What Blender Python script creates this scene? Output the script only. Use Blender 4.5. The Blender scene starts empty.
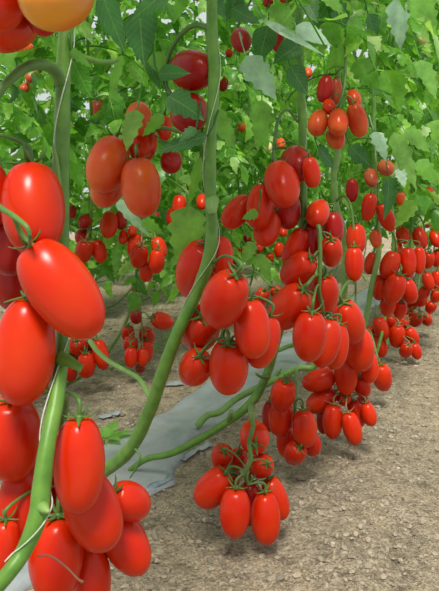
import bpy, math, random
import numpy as np
from mathutils import Vector, Matrix, noise, Quaternion

random.seed(7)
SC = bpy.context.scene
COL = SC.collection

# ------------------------------------------------------------------ camera, sky, sun, exposure
F, CX, HZ, H = 600.0, 219.5, 215.0, 0.48      # focal length in pixels, centre column, horizon row, eye height (m)
cam = bpy.data.objects.new('camera', bpy.data.cameras.new('camera'))
COL.objects.link(cam)
cam.location = (0, 0, H)
cam.rotation_euler = (math.radians(90), 0, 0)
cam.data.sensor_fit = 'HORIZONTAL'
cam.data.sensor_width = 36
cam.data.lens = F / 439 * 36
cam.data.shift_y = -80.5 / 439
cam.data.clip_start = 0.05
cam.data.clip_end = 200
cam.data.dof.use_dof = True
cam.data.dof.focus_distance = 0.80
cam.data.dof.aperture_fstop = 40
SC.camera = cam

world = bpy.data.worlds.new('overcast_sky')
SC.world = world
world.use_nodes = True
wn, wl = world.node_tree.nodes, world.node_tree.links
bg = wn['Background']
tc = wn.new('ShaderNodeTexCoord')
sep = wn.new('ShaderNodeSeparateXYZ')
wr = wn.new('ShaderNodeValToRGB')
wl.new(tc.outputs['Generated'], sep.inputs[0])
wl.new(sep.outputs['Z'], wr.inputs[0])
wr.color_ramp.elements[0].color = (0.80, 0.88, 0.86, 1)
wr.color_ramp.elements[1].color = (0.95, 0.98, 1.0, 1)
wl.new(wr.outputs[0], bg.inputs['Color'])
bg.inputs['Strength'].default_value = 0.80

sun = bpy.data.objects.new('sun', bpy.data.lights.new('sun', 'SUN'))
COL.objects.link(sun)
sun.data.energy = 4.6
sun.data.angle = math.radians(15)
sun.data.color = (1.0, 0.96, 0.88)
SUN_FROM = Vector((-0.05, -0.72, 1.15))
sun.rotation_euler = (-SUN_FROM).to_track_quat('-Z', 'Y').to_euler()

SC.view_settings.view_transform = 'Standard'
SC.view_settings.look = 'None'
SC.view_settings.exposure = 0.0
SC.view_settings.gamma = 1.0
SC.view_settings.use_curve_mapping = False
SC.cycles.use_denoising = True
SC.cycles.max_bounces = 8
SC.cycles.transmission_bounces = 6
SC.cycles.caustics_reflective = False
SC.cycles.caustics_refractive = False


def P(px, py, d):
    return Vector(((px - CX) / F * d, d, H - (py - HZ) / F * d))


def row_x(n, d):                        # x of planting row n at depth d; the rows run off to the right
    return -0.01 - 0.78 * (n - 1) + 0.45 * (d - 0.7)


# ------------------------------------------------------------------ materials
def new_mat(name):
    m = bpy.data.materials.new(name)
    m.use_nodes = True
    return m, m.node_tree.nodes, m.node_tree.links, m.node_tree.nodes['Principled BSDF']


def ramp(nodes, stops):
    r = nodes.new('ShaderNodeValToRGB')
    e = r.color_ramp.elements
    while len(e) < len(stops):
        e.new(0.5)
    for k, (p, c) in enumerate(stops):
        e[k].position = p
        e[k].color = (*c, 1)
    return r


def noise_node(nodes, links, scale, detail=3, rough=0.55, coord='Object'):
    t = nodes.new('ShaderNodeTexCoord')
    n = nodes.new('ShaderNodeTexNoise')
    n.inputs['Scale'].default_value = scale
    n.inputs['Detail'].default_value = detail
    n.inputs['Roughness'].default_value = rough
    links.new(t.outputs[coord], n.inputs['Vector'])
    return n


def mix_rgb(nodes, links, fac, a, b, mode='MIX'):
    m = nodes.new('ShaderNodeMix')
    m.data_type = 'RGBA'
    m.blend_type = mode
    for sock, v in ((m.inputs[0], fac), (m.inputs[6], a), (m.inputs[7], b)):
        if hasattr(v, 'is_output'):
            links.new(v, sock)
        elif isinstance(v, tuple):
            sock.default_value = (*v, 1)
        else:
            sock.default_value = v
    return m.outputs[2]


def bump(nodes, links, bsdf, height, strength, dist):
    b = nodes.new('ShaderNodeBump')
    b.inputs['Strength'].default_value = strength
    b.inputs['Distance'].default_value = dist
    links.new(height, b.inputs['Height'])
    links.new(b.outputs[0], bsdf.inputs['Normal'])


def tomato_mat(name, c0, c1, shoulder, amount):
    m, n, l, b = new_mat(name)
    oi = n.new('ShaderNodeObjectInfo')
    r = ramp(n, [(0, c0), (1, c1)])
    l.new(oi.outputs['Random'], r.inputs[0])
    nz = noise_node(n, l, 22, 3)
    rr = ramp(n, [(0.38, (0, 0, 0)), (0.75, (amount,) * 3)])
    l.new(nz.outputs['Fac'], rr.inputs[0])
    col = mix_rgb(n, l, rr.outputs[0], r.outputs[0], shoulder)
    # yellower skin round the stalk: generated Z runs tip to stalk
    t = n.new('ShaderNodeTexCoord')
    s = n.new('ShaderNodeSeparateXYZ')
    l.new(t.outputs['UV'], s.inputs[0])
    sr = ramp(n, [(0.86, (0, 0, 0)), (1.0, (0.55, 0.55, 0.55))])
    l.new(s.outputs['Y'], sr.inputs[0])
    col = mix_rgb(n, l, sr.outputs[0], col, shoulder)
    l.new(col, b.inputs['Base Color'])
    b.inputs['Roughness'].default_value = 0.27
    b.inputs['Specular IOR Level'].default_value = 0.25
    b.inputs['Subsurface Weight'].default_value = 0.06
    b.inputs['Subsurface Radius'].default_value = (0.02, 0.004, 0.002)
    b.inputs['Subsurface Scale'].default_value = 0.3
    nb = noise_node(n, l, 160, 2)
    bump(n, l, b, nb.outputs['Fac'], 0.04, 0.001)
    return m


M = {}
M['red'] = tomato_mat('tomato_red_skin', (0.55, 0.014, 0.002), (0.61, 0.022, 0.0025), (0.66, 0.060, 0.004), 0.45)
M['orange'] = tomato_mat('tomato_orange_skin', (0.58, 0.045, 0.010), (0.62, 0.06, 0.014), (0.68, 0.15, 0.02), 0.65)
M['amber'] = tomato_mat('tomato_amber_skin', (0.70, 0.19, 0.015), (0.70, 0.19, 0.015), (0.74, 0.33, 0.03), 0.8)
M['crimson'] = tomato_mat('tomato_shaded_red_skin', (0.32, 0.007, 0.006), (0.38, 0.010, 0.006), (0.42, 0.03, 0.012), 0.30)  # ripe red darkened in the colour to stand in for shade
M['brown'] = tomato_mat('tomato_brownish_skin', (0.42, 0.05, 0.02), (0.50, 0.08, 0.03), (0.55, 0.16, 0.06), 0.5)
M['pale'] = tomato_mat('tomato_unripe_skin', (0.62, 0.55, 0.26), (0.66, 0.50, 0.24), (0.55, 0.60, 0.25), 0.5)


def green_mat(name, c0, c1, rough=0.45, sheen=0.08, scale=60):
    m, n, l, b = new_mat(name)
    nz = noise_node(n, l, scale, 3)
    r = ramp(n, [(0.3, c0), (0.7, c1)])
    l.new(nz.outputs['Fac'], r.inputs[0])
    l.new(r.outputs[0], b.inputs['Base Color'])
    b.inputs['Roughness'].default_value = rough
    b.inputs['Sheen Weight'].default_value = sheen
    b.inputs['Sheen Tint'].default_value = (0.8, 1, 0.6, 1)
    bump(n, l, b, nz.outputs['Fac'], 0.25, 0.002)
    return m


M['stem'] = green_mat('vine_stem_green', (0.065, 0.175, 0.012), (0.13, 0.27, 0.03))
M['stem_pale'] = green_mat('vine_stem_pale', (0.12, 0.25, 0.04), (0.20, 0.34, 0.08))
M['stalk'] = green_mat('fruit_stalk_green', (0.06, 0.15, 0.018), (0.12, 0.23, 0.04))
M['calyx'] = green_mat('calyx_green', (0.045, 0.12, 0.014), (0.10, 0.20, 0.03))
M['dry'] = green_mat('dried_calyx_brown', (0.20, 0.12, 0.04), (0.34, 0.24, 0.10), 0.8, 0)
M['twig'] = green_mat('dry_twig_brown', (0.10, 0.04, 0.02), (0.17, 0.075, 0.04), 0.8, 0)
M['twine'] = green_mat('white_twine', (0.42, 0.46, 0.34), (0.60, 0.64, 0.52), 0.7, 0, 400)


def leaf_mat(name, stops, trans=0.45, rough=0.42, vein=(0.30, 0.46, 0.14), back=None):
    m, n, l, b = new_mat(name)
    g = n.new('ShaderNodeNewGeometry')
    r = ramp(n, stops)
    l.new(g.outputs['Random Per Island'], r.inputs[0])
    nz = noise_node(n, l, 45, 3)
    nr = ramp(n, [(0.3, (0.72,) * 3), (0.7, (1.22,) * 3)])
    l.new(nz.outputs['Fac'], nr.inputs[0])
    col = mix_rgb(n, l, 1.0, r.outputs[0], nr.outputs[0], 'MULTIPLY')
    # veins, drawn in the leaflet's own UV: U across, V along
    t = n.new('ShaderNodeTexCoord')
    s = n.new('ShaderNodeSeparateXYZ')
    l.new(t.outputs['UV'], s.inputs[0])

    def mt(op, a, bb=None):
        x = n.new('ShaderNodeMath')
        x.operation = op
        for k, v in enumerate((a, bb)):
            if v is None:
                continue
            if hasattr(v, 'is_output'):
                l.new(v, x.inputs[k])
            else:
                x.inputs[k].default_value = v
        return x.outputs[0]
    du = mt('ABSOLUTE', mt('SUBTRACT', s.outputs['X'], 0.5))
    mid = mt('LESS_THAN', du, 0.018)
    side = mt('LESS_THAN', mt('FRACT', mt('MULTIPLY', mt('SUBTRACT', s.outputs['Y'], mt('MULTIPLY', du, 0.55)), 8.0)), 0.11)
    v = mt('MAXIMUM', mid, mt('MULTIPLY', side, 0.6))
    col = mix_rgb(n, l, mt('MULTIPLY', v, 0.32), col, vein)
    if back:
        col = mix_rgb(n, l, g.outputs['Backfacing'], col, back)
    l.new(col, b.inputs['Base Color'])
    b.inputs['Roughness'].default_value = rough
    b.inputs['Specular IOR Level'].default_value = 0.45
    h = mt('ADD', nz.outputs['Fac'], mt('MULTIPLY', v, -0.4))
    bump(n, l, b, h, 0.5, 0.004)
    tr = n.new('ShaderNodeBsdfTranslucent')
    tcol = mix_rgb(n, l, 1.0, col, (1.7, 1.75, 0.75), 'MULTIPLY')
    l.new(tcol, tr.inputs['Color'])
    mx = n.new('ShaderNodeMixShader')
    mx.inputs[0].default_value = trans
    out = n['Material Output']
    l.new(b.outputs[0], mx.inputs[1])
    l.new(tr.outputs[0], mx.inputs[2])
    l.new(mx.outputs[0], out.inputs['Surface'])
    return m


M['leaf'] = leaf_mat('leaf_green', [(0, (0.04, 0.16, 0.018)), (0.3, (0.11, 0.31, 0.032)), (0.65, (0.17, 0.41, 0.055)), (0.85, (0.29, 0.54, 0.10)), (1, (0.52, 0.70, 0.36))], 0.5, 0.34)  # palest stop paints in sky glints on some leaflets
M['leaf_dark'] = leaf_mat('leaf_deep_shaded_green', [(0, (0.035, 0.14, 0.03)), (1, (0.06, 0.20, 0.045))], 0.3)  # deep green, with the shade of backlit leaves put into the colour
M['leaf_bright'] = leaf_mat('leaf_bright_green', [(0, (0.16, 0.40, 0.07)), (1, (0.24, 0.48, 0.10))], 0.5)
M['leaf_pale'] = leaf_mat('leaf_pale_underside_glare', [(0, (0.30, 0.50, 0.34)), (1, (0.42, 0.60, 0.44))], 0.3, 0.3, (0.5, 0.66, 0.5))  # pale underside colour, also painting glare on a shiny leaf


def soil_mat():
    m, n, l, b = new_mat('dry_soil')
    n1 = noise_node(n, l, 2.2, 5, 0.6)
    n2 = noise_node(n, l, 38, 6, 0.7)
    n3 = noise_node(n, l, 190, 3, 0.7)
    r1 = ramp(n, [(0.32, (0.34, 0.29, 0.21)), (0.68, (0.54, 0.435, 0.295))])
    l.new(n1.outputs['Fac'], r1.inputs[0])
    r2 = ramp(n, [(0.30, (0.42,) * 3), (0.47, (0.95,) * 3), (0.72, (1.35,) * 3)])
    l.new(n2.outputs['Fac'], r2.inputs[0])
    col = mix_rgb(n, l, 1.0, r1.outputs[0], r2.outputs[0], 'MULTIPLY')
    r3 = ramp(n, [(0.34, (0.55,) * 3), (0.66, (1.3,) * 3)])
    l.new(n3.outputs['Fac'], r3.inputs[0])
    col = mix_rgb(n, l, 1.0, col, r3.outputs[0], 'MULTIPLY')
    l.new(col, b.inputs['Base Color'])
    b.inputs['Roughness'].default_value = 0.95
    b.inputs['Specular IOR Level'].default_value = 0.15
    a = n.new('ShaderNodeMath')
    a.operation = 'ADD'
    l.new(n2.outputs['Fac'], a.inputs[0])
    l.new(n3.outputs['Fac'], a.inputs[1])
    bump(n, l, b, a.outputs[0], 1.0, 0.012)
    return m


M['soil'] = soil_mat()


def clod_mat():
    m, n, l, b = new_mat('soil_clod')
    g = n.new('ShaderNodeNewGeometry')
    r = ramp(n, [(0, (0.20, 0.175, 0.13)), (0.6, (0.33, 0.28, 0.20)), (0.985, (0.38, 0.32, 0.23)), (1, (0.50, 0.45, 0.36))])
    l.new(g.outputs['Random Per Island'], r.inputs[0])
    l.new(r.outputs[0], b.inputs['Base Color'])
    b.inputs['Roughness'].default_value = 0.95
    nz = noise_node(n, l, 240, 3)
    bump(n, l, b, nz.outputs['Fac'], 0.6, 0.003)
    return m


M['clod'] = clod_mat()


def film_mat():
    m, n, l, b = new_mat('grey_plastic_film')
    nz = noise_node(n, l, 9, 5, 0.65)
    r = ramp(n, [(0.3, (0.23, 0.26, 0.275)), (0.55, (0.34, 0.37, 0.385)), (0.78, (0.30, 0.28, 0.24))])
    l.new(nz.outputs['Fac'], r.inputs[0])
    l.new(r.outputs[0], b.inputs['Base Color'])
    b.inputs['Roughness'].default_value = 0.38
    b.inputs['Specular IOR Level'].default_value = 0.5
    n2 = noise_node(n, l, 60, 4)
    bump(n, l, b, n2.outputs['Fac'], 0.35, 0.004)
    return m


M['film'] = film_mat()
M['film_blue'] = green_mat('blue_grey_film', (0.14, 0.20, 0.24), (0.30, 0.36, 0.40), 0.35, 0)


# ------------------------------------------------------------------ mesh helpers
def mesh_obj(name, verts, faces, mat, parent=None, uvs=None, smooth=True):
    me = bpy.data.meshes.new(name)
    me.from_pydata([tuple(v) for v in verts], [], faces)
    if uvs is not None:
        ul = me.uv_layers.new(name='UVMap')
        li = np.zeros(len(me.loops), dtype=np.int32)
        me.loops.foreach_get('vertex_index', li)
        ul.data.foreach_set('uv', np.asarray(uvs, dtype=np.float32)[li].ravel())
    me.materials.append(mat)
    if smooth:
        me.polygons.foreach_set('use_smooth', [True] * len(me.polygons))
    me.update()
    o = bpy.data.objects.new(name, me)
    COL.objects.link(o)
    if parent is not None:
        o.parent = parent
    return o


def tag(o, label, cat, group=None, kind=None):
    o['label'] = label
    o['category'] = cat
    if group:
        o['group'] = group
    if kind:
        o['kind'] = kind
    return o


def smooth_path(pts, rads, sub=6):
    """Catmull-Rom through pts with radii."""
    if len(pts) < 3:
        out = [pts[0].lerp(pts[-1], k / sub) for k in range(sub + 1)]
        return out, [rads[0] + (rads[-1] - rads[0]) * k / sub for k in range(sub + 1)]
    q = [pts[0] * 2 - pts[1]] + list(pts) + [pts[-1] * 2 - pts[-2]]
    op, orr = [], []
    for i in range(1, len(q) - 2):
        a, b, c, d = q[i - 1], q[i], q[i + 1], q[i + 2]
        for k in range(sub):
            t = k / sub
            op.append(0.5 * ((2 * b) + (c - a) * t + (2 * a - 5 * b + 4 * c - d) * t * t + (3 * b - a - 3 * c + d) * t ** 3))
            orr.append(rads[i - 1] + (rads[i] - rads[i - 1]) * t)
    op.append(pts[-1].copy())
    orr.append(rads[-1])
    return op, orr


def tube_geo(pts, rads, sides=10, base=0, wob=0.0):
    verts, faces = [], []
    n = len(pts)
    t0 = (pts[1] - pts[0]).normalized()
    ref = Vector((0, 0, 1)) if abs(t0.z) < 0.8 else Vector((1, 0, 0))
    u = t0.cross(ref).normalized()
    for i in range(n):
        t = (pts[min(i + 1, n - 1)] - pts[max(i - 1, 0)]).normalized()
        u = (u - t * u.dot(t)).normalized()
        v = t.cross(u)
        for k in range(sides):
            a = 2 * math.pi * k / sides
            r = rads[i] * (1 + wob * math.cos(3 * a))
            verts.append(pts[i] + (u * math.cos(a) + v * math.sin(a)) * r)
        if i:
            for k in range(sides):
                k2 = (k + 1) % sides
                faces.append((base + (i - 1) * sides + k, base + (i - 1) * sides + k2, base + i * sides + k2, base + i * sides + k))
    faces.append(tuple(base + k for k in range(sides))[::-1])
    faces.append(tuple(base + (n - 1) * sides + k for k in range(sides)))
    return verts, faces


def tube_obj(name, pts, rads, mat, parent=None, sides=10, sub=6, offset=None, wob=0.0):
    if not isinstance(rads, (list, tuple)):
        rads = [rads] * len(pts)
    p, r = smooth_path([Vector(x) for x in pts], rads, sub)
    if offset is not None:
        p = [x - offset for x in p]
    v, f = tube_geo(p, r, sides, 0, wob)
    return mesh_obj(name, v, f, mat, parent)


# ------------------------------------------------------------------ ground
def ground_h(x, y):
    v = Vector((x, y, 0))
    h = 0.010 * noise.noise(v * 3.1) + 0.007 * noise.noise(v * 9.0 + Vector((7, 1, 0)))
    h += 0.0065 * abs(noise.noise(v * 24 + Vector((3, 9, 0)))) - 0.002
    rut = (x - (0.45 * y + 0.12)) / 0.16          # shallow wheel rut along the path
    h -= 0.014 * math.exp(-rut * rut)
    return h - 0.006


ys = [0.15]
while ys[-1] < 16:
    ys.append(ys[-1] + max(0.005, 0.0085 * ys[-1]))
nx = 300
verts, faces = [], []
for y in ys:
    lo, hi = -0.9 - 0.75 * y, 0.7 + 0.75 * y
    for k in range(nx):
        x = lo + (hi - lo) * k / (nx - 1)
        fine = ground_h(x, y)
        if y < 4:
            fine += 0.0042 * noise.noise(Vector((x, y, 0)) * 62) + 0.0022 * noise.noise(Vector((x, y, 4)) * 140)
        verts.append((x, y, fine))
for j in range(len(ys) - 1):
    for k in range(nx - 1):
        a = j * nx + k
        faces.append((a, a + 1, a + nx + 1, a + nx))
ground = mesh_obj('ground', verts, faces, M['soil'])
tag(ground, 'dry tan soil of the path and the planting beds', 'soil', kind='structure')


def blob(c, r, rng):
    """irregular little lump: squashed 12-vertex icosahedron"""
    t = (1 + 5 ** 0.5) / 2
    base = [(-1, t, 0), (1, t, 0), (-1, -t, 0), (1, -t, 0), (0, -1, t), (0, 1, t), (0, -1, -t), (0, 1, -t), (t, 0, -1), (t, 0, 1), (-t, 0, -1), (-t, 0, 1)]
    fs = [(0, 11, 5), (0, 5, 1), (0, 1, 7), (0, 7, 10), (0, 10, 11), (1, 5, 9), (5, 11, 4), (11, 10, 2), (10, 7, 6), (7, 1, 8), (3, 9, 4), (3, 4, 2), (3, 2, 6), (3, 6, 8), (3, 8, 9), (4, 9, 5), (2, 4, 11), (6, 2, 10), (8, 6, 7), (9, 8, 1)]
    sx, sy, sz = (r * rng.uniform(0.6, 1.3) / 1.9 for _ in range(3))
    sz *= 0.7
    a = rng.uniform(0, 6.28)
    ca, sa = math.cos(a), math.sin(a)
    vs = []
    for (x, y, z) in base:
        j = rng.uniform(0.75, 1.25)
        x, y, z = x * sx * j, y * sy * j, z * sz * j
        vs.append((c[0] + x * ca - y * sa, c[1] + x * sa + y * ca, c[2] + z))
    return vs, fs


rng = random.Random(11)
verts, faces = [], []
for k in range(9000):
    y = 0.62 + 3.4 * rng.random() ** 1.7
    x = rng.uniform(-0.42 * y - 0.05, 0.42 * y + 0.05)
    dens = noise.noise(Vector((x * 4, y * 4, 5)))
    row = abs(x - row_x(1, y))
    if dens < -0.1 and row > 0.2 and rng.random() < 0.7:
        continue
    r = rng.choice((0.0014, 0.0018, 0.002, 0.0026, 0.003, 0.0042)) * (1 + 0.3 * y)
    if rng.random() < 0.04:
        r *= 1.8
    vs, fs = blob((x, y, ground_h(x, y) + r * 0.2), r, rng)
    o = len(verts)
    verts += vs
    faces += [tuple(i + o for i in f) for f in fs]
clods = mesh_obj('soil_crumbs', verts, faces, M['clod'], smooth=False)
tag(clods, 'loose crumbs and small clods of dry soil on the path', 'soil', kind='stuff')

# plastic film strip along the bed
verts, faces = [], []
nd, nw = 260, 14
for j in range(nd):
    d = 0.35 + 6.0 * (j / (nd - 1)) ** 1.4
    xu = -0.238 + 0.45 * (d - 1.28) + 0.014 * noise.noise(Vector((d * 5, 0, 3)))
    w = 0.205 + 0.05 * noise.noise(Vector((d * 4.2, 3, 0))) + 0.02 * noise.noise(Vector((d * 17, 1, 0)))
    for k in range(nw):
        x = xu + w * k / (nw - 1)
        z = ground_h(x, d) + 0.0085 + 0.008 * noise.noise(Vector((x * 14, d * 5, 2))) + 0.004 * noise.noise(Vector((x * 40, d * 16, 4)))
        if k in (0, nw - 1):
            z = ground_h(x, d) + 0.001
        verts.append((x, d, z))
for j in range(nd - 1):
    for k in range(nw - 1):
        a = j * nw + k
        faces.append((a, a + 1, a + nw + 1, a + nw))
film = mesh_obj('mulch_film', verts, faces, M['film'])
sm = film.modifiers.new('thickness', 'SOLIDIFY')
sm.thickness = 0.0012
tag(film, 'long strip of grey plastic film lying on the soil behind the front vines', 'plastic film')


def film_scrap(px, py, lw, ll, ang, label, mat='film_blue'):
    d = H * F / (py - HZ)
    c = P(px, py, d)
    vs, fs = [], []
    n = 9
    for i in range(n):
        for j in range(5):
            u, v = i / (n - 1) - 0.5, j / 4 - 0.5
            wv = lw * (0.5 + 0.7 * abs(noise.noise(Vector((u * 5, px, 1)))))
            x, y = u * ll, v * wv
            X, Y = c.x + x * math.cos(ang) - y * math.sin(ang), c.y + x * math.sin(ang) + y * math.cos(ang)
            vs.append((X, Y, ground_h(X, Y) + 0.006 + 0.007 * noise.noise(Vector((X * 60, Y * 60, px)))))
    for i in range(n - 1):
        for j in range(4):
            a = i * 5 + j
            fs.append((a, a + 5, a + 6, a + 1))
    o = mesh_obj('film_scrap', vs, fs, M[mat])
    o.modifiers.new('thickness', 'SOLIDIFY').thickness = 0.001
    tag(o, label, 'plastic scrap', 'torn scraps of film on the soil')


film_scrap(152, 485, 0.022, 0.10, 0.9, 'blue-grey shred of film on the soil beside the lowest left bunch')
film_scrap(120, 474, 0.02, 0.06, 0.3, 'small torn shred of film under the bent green stem')
film_scrap(171, 383, 0.05, 0.07, 0.4, 'pale scrap of film on soil behind the long leaning stem', 'film')
film_scrap(110, 413, 0.04, 0.05, 0.7, 'little grey scrap of film on soil near the green weed', 'film')
film_scrap(196, 452, 0.025, 0.09, 0.9, 'ragged strip of film under the pale creeping stem', 'film')

# ------------------------------------------------------------------ leaves
LOBES = [(0, 0.02), (0.05, 0.20), (0.11, 0.38), (0.17, 0.47), (0.22, 0.40), (0.28, 0.38), (0.35, 0.50), (0.40, 0.47), (0.46, 0.34), (0.52, 0.33),
         (0.58, 0.40), (0.63, 0.34), (0.69, 0.22), (0.76, 0.24), (0.82, 0.18), (0.89, 0.08), (0.95, 0.05), (1.0, 0.0)]
OVAL = [(0, 0.03), (0.05, 0.22), (0.11, 0.38), (0.18, 0.47), (0.26, 0.50), (0.34, 0.495), (0.42, 0.47), (0.48, 0.42), (0.54, 0.41), (0.60, 0.37),
        (0.66, 0.30), (0.72, 0.27), (0.79, 0.20), (0.86, 0.11), (0.93, 0.05), (1.0, 0.0)]
LOBES_LOW = [(0, 0.02), (0.15, 0.42), (0.25, 0.34), (0.38, 0.48), (0.52, 0.30), (0.62, 0.34), (0.8, 0.14), (1.0, 0.0)]


def leaflet(verts, faces, uvs, p, u, nrm, L, W, fold, curl, prof, twist=0.0):
    s = u.cross(nrm).normalized()
    b = len(verts)
    for (t, w) in prof:
        q = Quaternion(u, twist * t)
        ss, nn = q @ s, q @ nrm
        c = p + u * (t * L) - nn * (curl * L * t * t)
        ww = w * W
        verts.append(c + ss * ww + nn * (fold * ww))
        verts.append(c)
        verts.append(c - ss * ww + nn * (fold * ww))
        uvs += [(0.5 + w, t), (0.5, t), (0.5 - w, t)]
    for k in range(len(prof) - 1):
        a = b + 3 * k
        faces.append((a, a + 1, a + 4, a + 3))
        faces.append((a + 1, a + 2, a + 5, a + 4))


def compound_leaf(verts, faces, uvs, p, az, L, up, droop, rng, prof, n=4, size=1.0, reject=None):
    """pinnate tomato leaf: thin rachis with pairs of lobed leaflets"""
    hd = Vector((math.cos(az), math.sin(az), 0))
    pts, k = [], 8
    for i in range(k + 1):
        t = i / k
        pts.append(p + hd * (L * t * (1 - 0.18 * droop * t)) + Vector((0, 0, L * (up * t - droop * t * t))))
    v, f = tube_geo(pts, [0.0028 * (1 - 0.6 * i / k) for i in range(k + 1)], 3, len(verts))
    verts += v
    faces += f
    uvs += [(0.1, 0.03)] * len(v)
    spots = [(0.30 + 0.58 * i / (n - 1), s) for i in range(n) for s in (-1, 1)] + [(1.0, 0)]
    for (t, s) in spots:
        i = min(int(t * k), k - 1)
        q = pts[i].lerp(pts[i + 1], t * k - i)
        tan = (pts[i + 1] - pts[i]).normalized()
        side = tan.cross(Vector((0, 0, 1)))
        if side.length < 1e-3:
            side = Vector((1, 0, 0))
        side.normalize()
        u = (tan * (0.55 if s else 1) + side * s * 0.9 + Vector((0, 0, rng.uniform(-0.75, 0.1)))).normalized()
        nrm = side.cross(tan)
        if nrm.z < 0:
            nrm = -nrm
        nrm = (nrm + Vector((rng.uniform(-.6, .6), rng.uniform(-.6, .6), rng.uniform(-.2, .2))))
        nrm = (nrm - u * nrm.dot(u)).normalized()
        l = size * L * (0.28 if s else 0.34) * rng.uniform(0.8, 1.25)
        if reject and (reject(q) or reject(q + u * l)):
            continue
        leaflet(verts, faces, uvs, q, u, nrm, l, l * rng.uniform(0.55, 0.8), rng.uniform(-0.15, 0.6), rng.uniform(-0.2, 0.75), prof, rng.uniform(-1.3, 1.3))


def canopy_geo(seed, z0, z1, nleaf, prof, reach=0.26, reject=None, base=Vector((0, 0, 0)), npairs=4):
    r = random.Random(seed)
    verts, faces, uvs = [], [], []
    for i in range(nleaf):
        z = z0 + (z1 - z0) * (i + r.random() * 0.8) / nleaf
        az = i * 2.4 + r.uniform(-.5, .5)
        L = reach * r.uniform(0.75, 1.2)
        compound_leaf(verts, faces, uvs, base + Vector((0, 0, z)), az, L, r.uniform(0.1, 0.6), r.uniform(0.35, 1.1), r, prof, npairs, 1.0, reject)
    return verts, faces, uvs


# ------------------------------------------------------------------ plants
PLANTS = []                             # dict(root, stem=[(point, radius)...])


def plant_root(base, label, group=None):
    e = bpy.data.objects.new('tomato_plant', None)
    COL.objects.link(e)
    e.location = base
    e.empty_display_size = 0.05
    tag(e, label, 'tomato plant', group)
    return e


def hand_plant(label, spec, base=None, group=None, mat='stem'):
    """spec: [(px, py, depth, width in pixels)] from the top down"""
    pts = [P(a, b, d) for a, b, d, w in spec]
    rad = [w * d / F / 2 * 0.88 for a, b, d, w in spec]
    base = Vector((pts[-1].x, pts[-1].y, 0)) if base is None else base
    root = plant_root(base, label, group)
    sp, sr = smooth_path(pts, rad, 8)
    sr = [r * (1 + 0.10 * noise.noise(p * 30)) for p, r in zip(sp, sr)]
    v, f = tube_geo([p - base for p in sp], sr, 14, 0, 0.05)
    mesh_obj('stem', v, f, M[mat], root)
    pl = dict(root=root, base=base, stem=list(zip(sp, sr)), row=1)
    PLANTS.append(pl)
    return pl


def child_tube(pl, name, spec, mat='stalk', sides=9):
    pts = [P(a, b, d) for a, b, d, w in spec]
    rad = [w * d / F / 2 for a, b, d, w in spec]
    return tube_obj(name, pts, rad, M[mat], pl['root'], sides, 7, pl['base'])


def canopy_for(pl, x, y, z0, z1, n, seed, prof=LOBES, reject=None, reach=0.20):
    b = pl['base']
    v, f, uv = canopy_geo(seed, z0, z1, n, prof, reach, reject, Vector((x, y, 0)))
    if f:
        mesh_obj('foliage', [p - b for p in v], f, M['leaf'], pl['root'], uv)


p1 = hand_plant('tomato plant with thick stem and cut side stub, nearest the camera at left',
                [(84, -420, .52, 13), (70, -200, .50, 15), (66, -60, .49, 16), (66, 20, .48, 16), (63, 75, .475, 17), (62, 140, .47, 17), (62, 230, .468, 16), (63, 300, .46, 15), (62, 345, .445, 15),
                 (57, 395, .42, 17), (47, 445, .40, 20), (41, 490, .39, 21), (38, 515, .385, 22), (24, 550, .38, 19), (0, 583, .37, 18), (-60, 650, .37, 18), (-150, 760, .38, 18), (-210, 900, .40, 18)])
p2 = hand_plant('tomato plant whose thick stem leans down left behind a bunch of eight tomatoes',
                [(214, -620, .74, 9), (212, -300, .73, 10), (212, -60, .72, 12), (212, 30, .72, 13), (214, 80, .72, 13), (211, 130, .72, 13), (210, 180, .72, 13), (211, 205, .72, 14), (212, 235, .725, 14),
                 (208, 262, .73, 15), (195, 297, .74, 14), (178, 332, .75, 14), (163, 372, .77, 15), (150, 410, .80, 15), (131, 448, .84, 15), (106, 470, .88, 15), (70, 488, .93, 14), (20, 500, .98, 14), (-60, 503, .99, 13)])
p3 = hand_plant('tomato plant with straight stem that bends down and creeps left over the film',
                [(302, -460, 1.02, 7), (300, -100, 1.0, 8), (300, 40, 1.0, 9), (302, 110, 1.0, 9), (303, 165, 1.0, 9), (303, 205, 1.0, 10), (303, 235, 1.01, 10), (300, 262, 1.03, 10), (290, 300, 1.07, 10),
                 (279, 333, 1.09, 9), (271, 362, 1.10, 10), (265, 379, 1.10, 10), (255, 398, 1.10, 10), (240, 413, 1.09, 9), (220, 427, 1.09, 8), (195, 442, 1.08, 8), (170, 454, 1.08, 7.5), (147, 459, 1.10, 7), (130, 470, 1.12, 6)])
p4 = hand_plant('tomato plant with wavy pale green stem rising beside the second hanging bunch',
                [(338, -330, 1.28, 6), (338, -60, 1.27, 6), (338, 60, 1.26, 7), (338, 150, 1.25, 7), (334, 175, 1.25, 7), (336, 205, 1.25, 8), (343, 228, 1.25, 8), (346, 250, 1.25, 8), (345, 275, 1.25, 8), (343, 300, 1.27, 8),
                 (332, 340, 1.32, 7), (315, 366, 1.35, 7), (300, 368, 1.36, 7), (282, 376, 1.37, 7), (260, 387, 1.38, 8), (238, 398, 1.40, 7), (220, 412, 1.36, 7), (207, 416, 1.34, 7), (197, 427, 1.33, 8)], mat='stem_pale')
p5 = hand_plant('slender tomato plant with leaning green stem in front of the dense far bunches',
                [(372, -180, 1.62, 4), (373, 20, 1.62, 5), (374, 120, 1.60, 5), (375, 180, 1.60, 5), (379, 245, 1.60, 6), (375, 271, 1.60, 6), (371, 290, 1.60, 6), (368, 308, 1.60, 6), (362, 330, 1.61, 5),
                 (340, 345, 1.70, 5), (296, 345, 1.90, 5), (279, 350, 1.95, 5), (262, 356, 2.0, 4)], mat='stem_pale')
for pl, n in ((p1, 20), (p2, 20)):
    pl['row'] = 1
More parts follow.
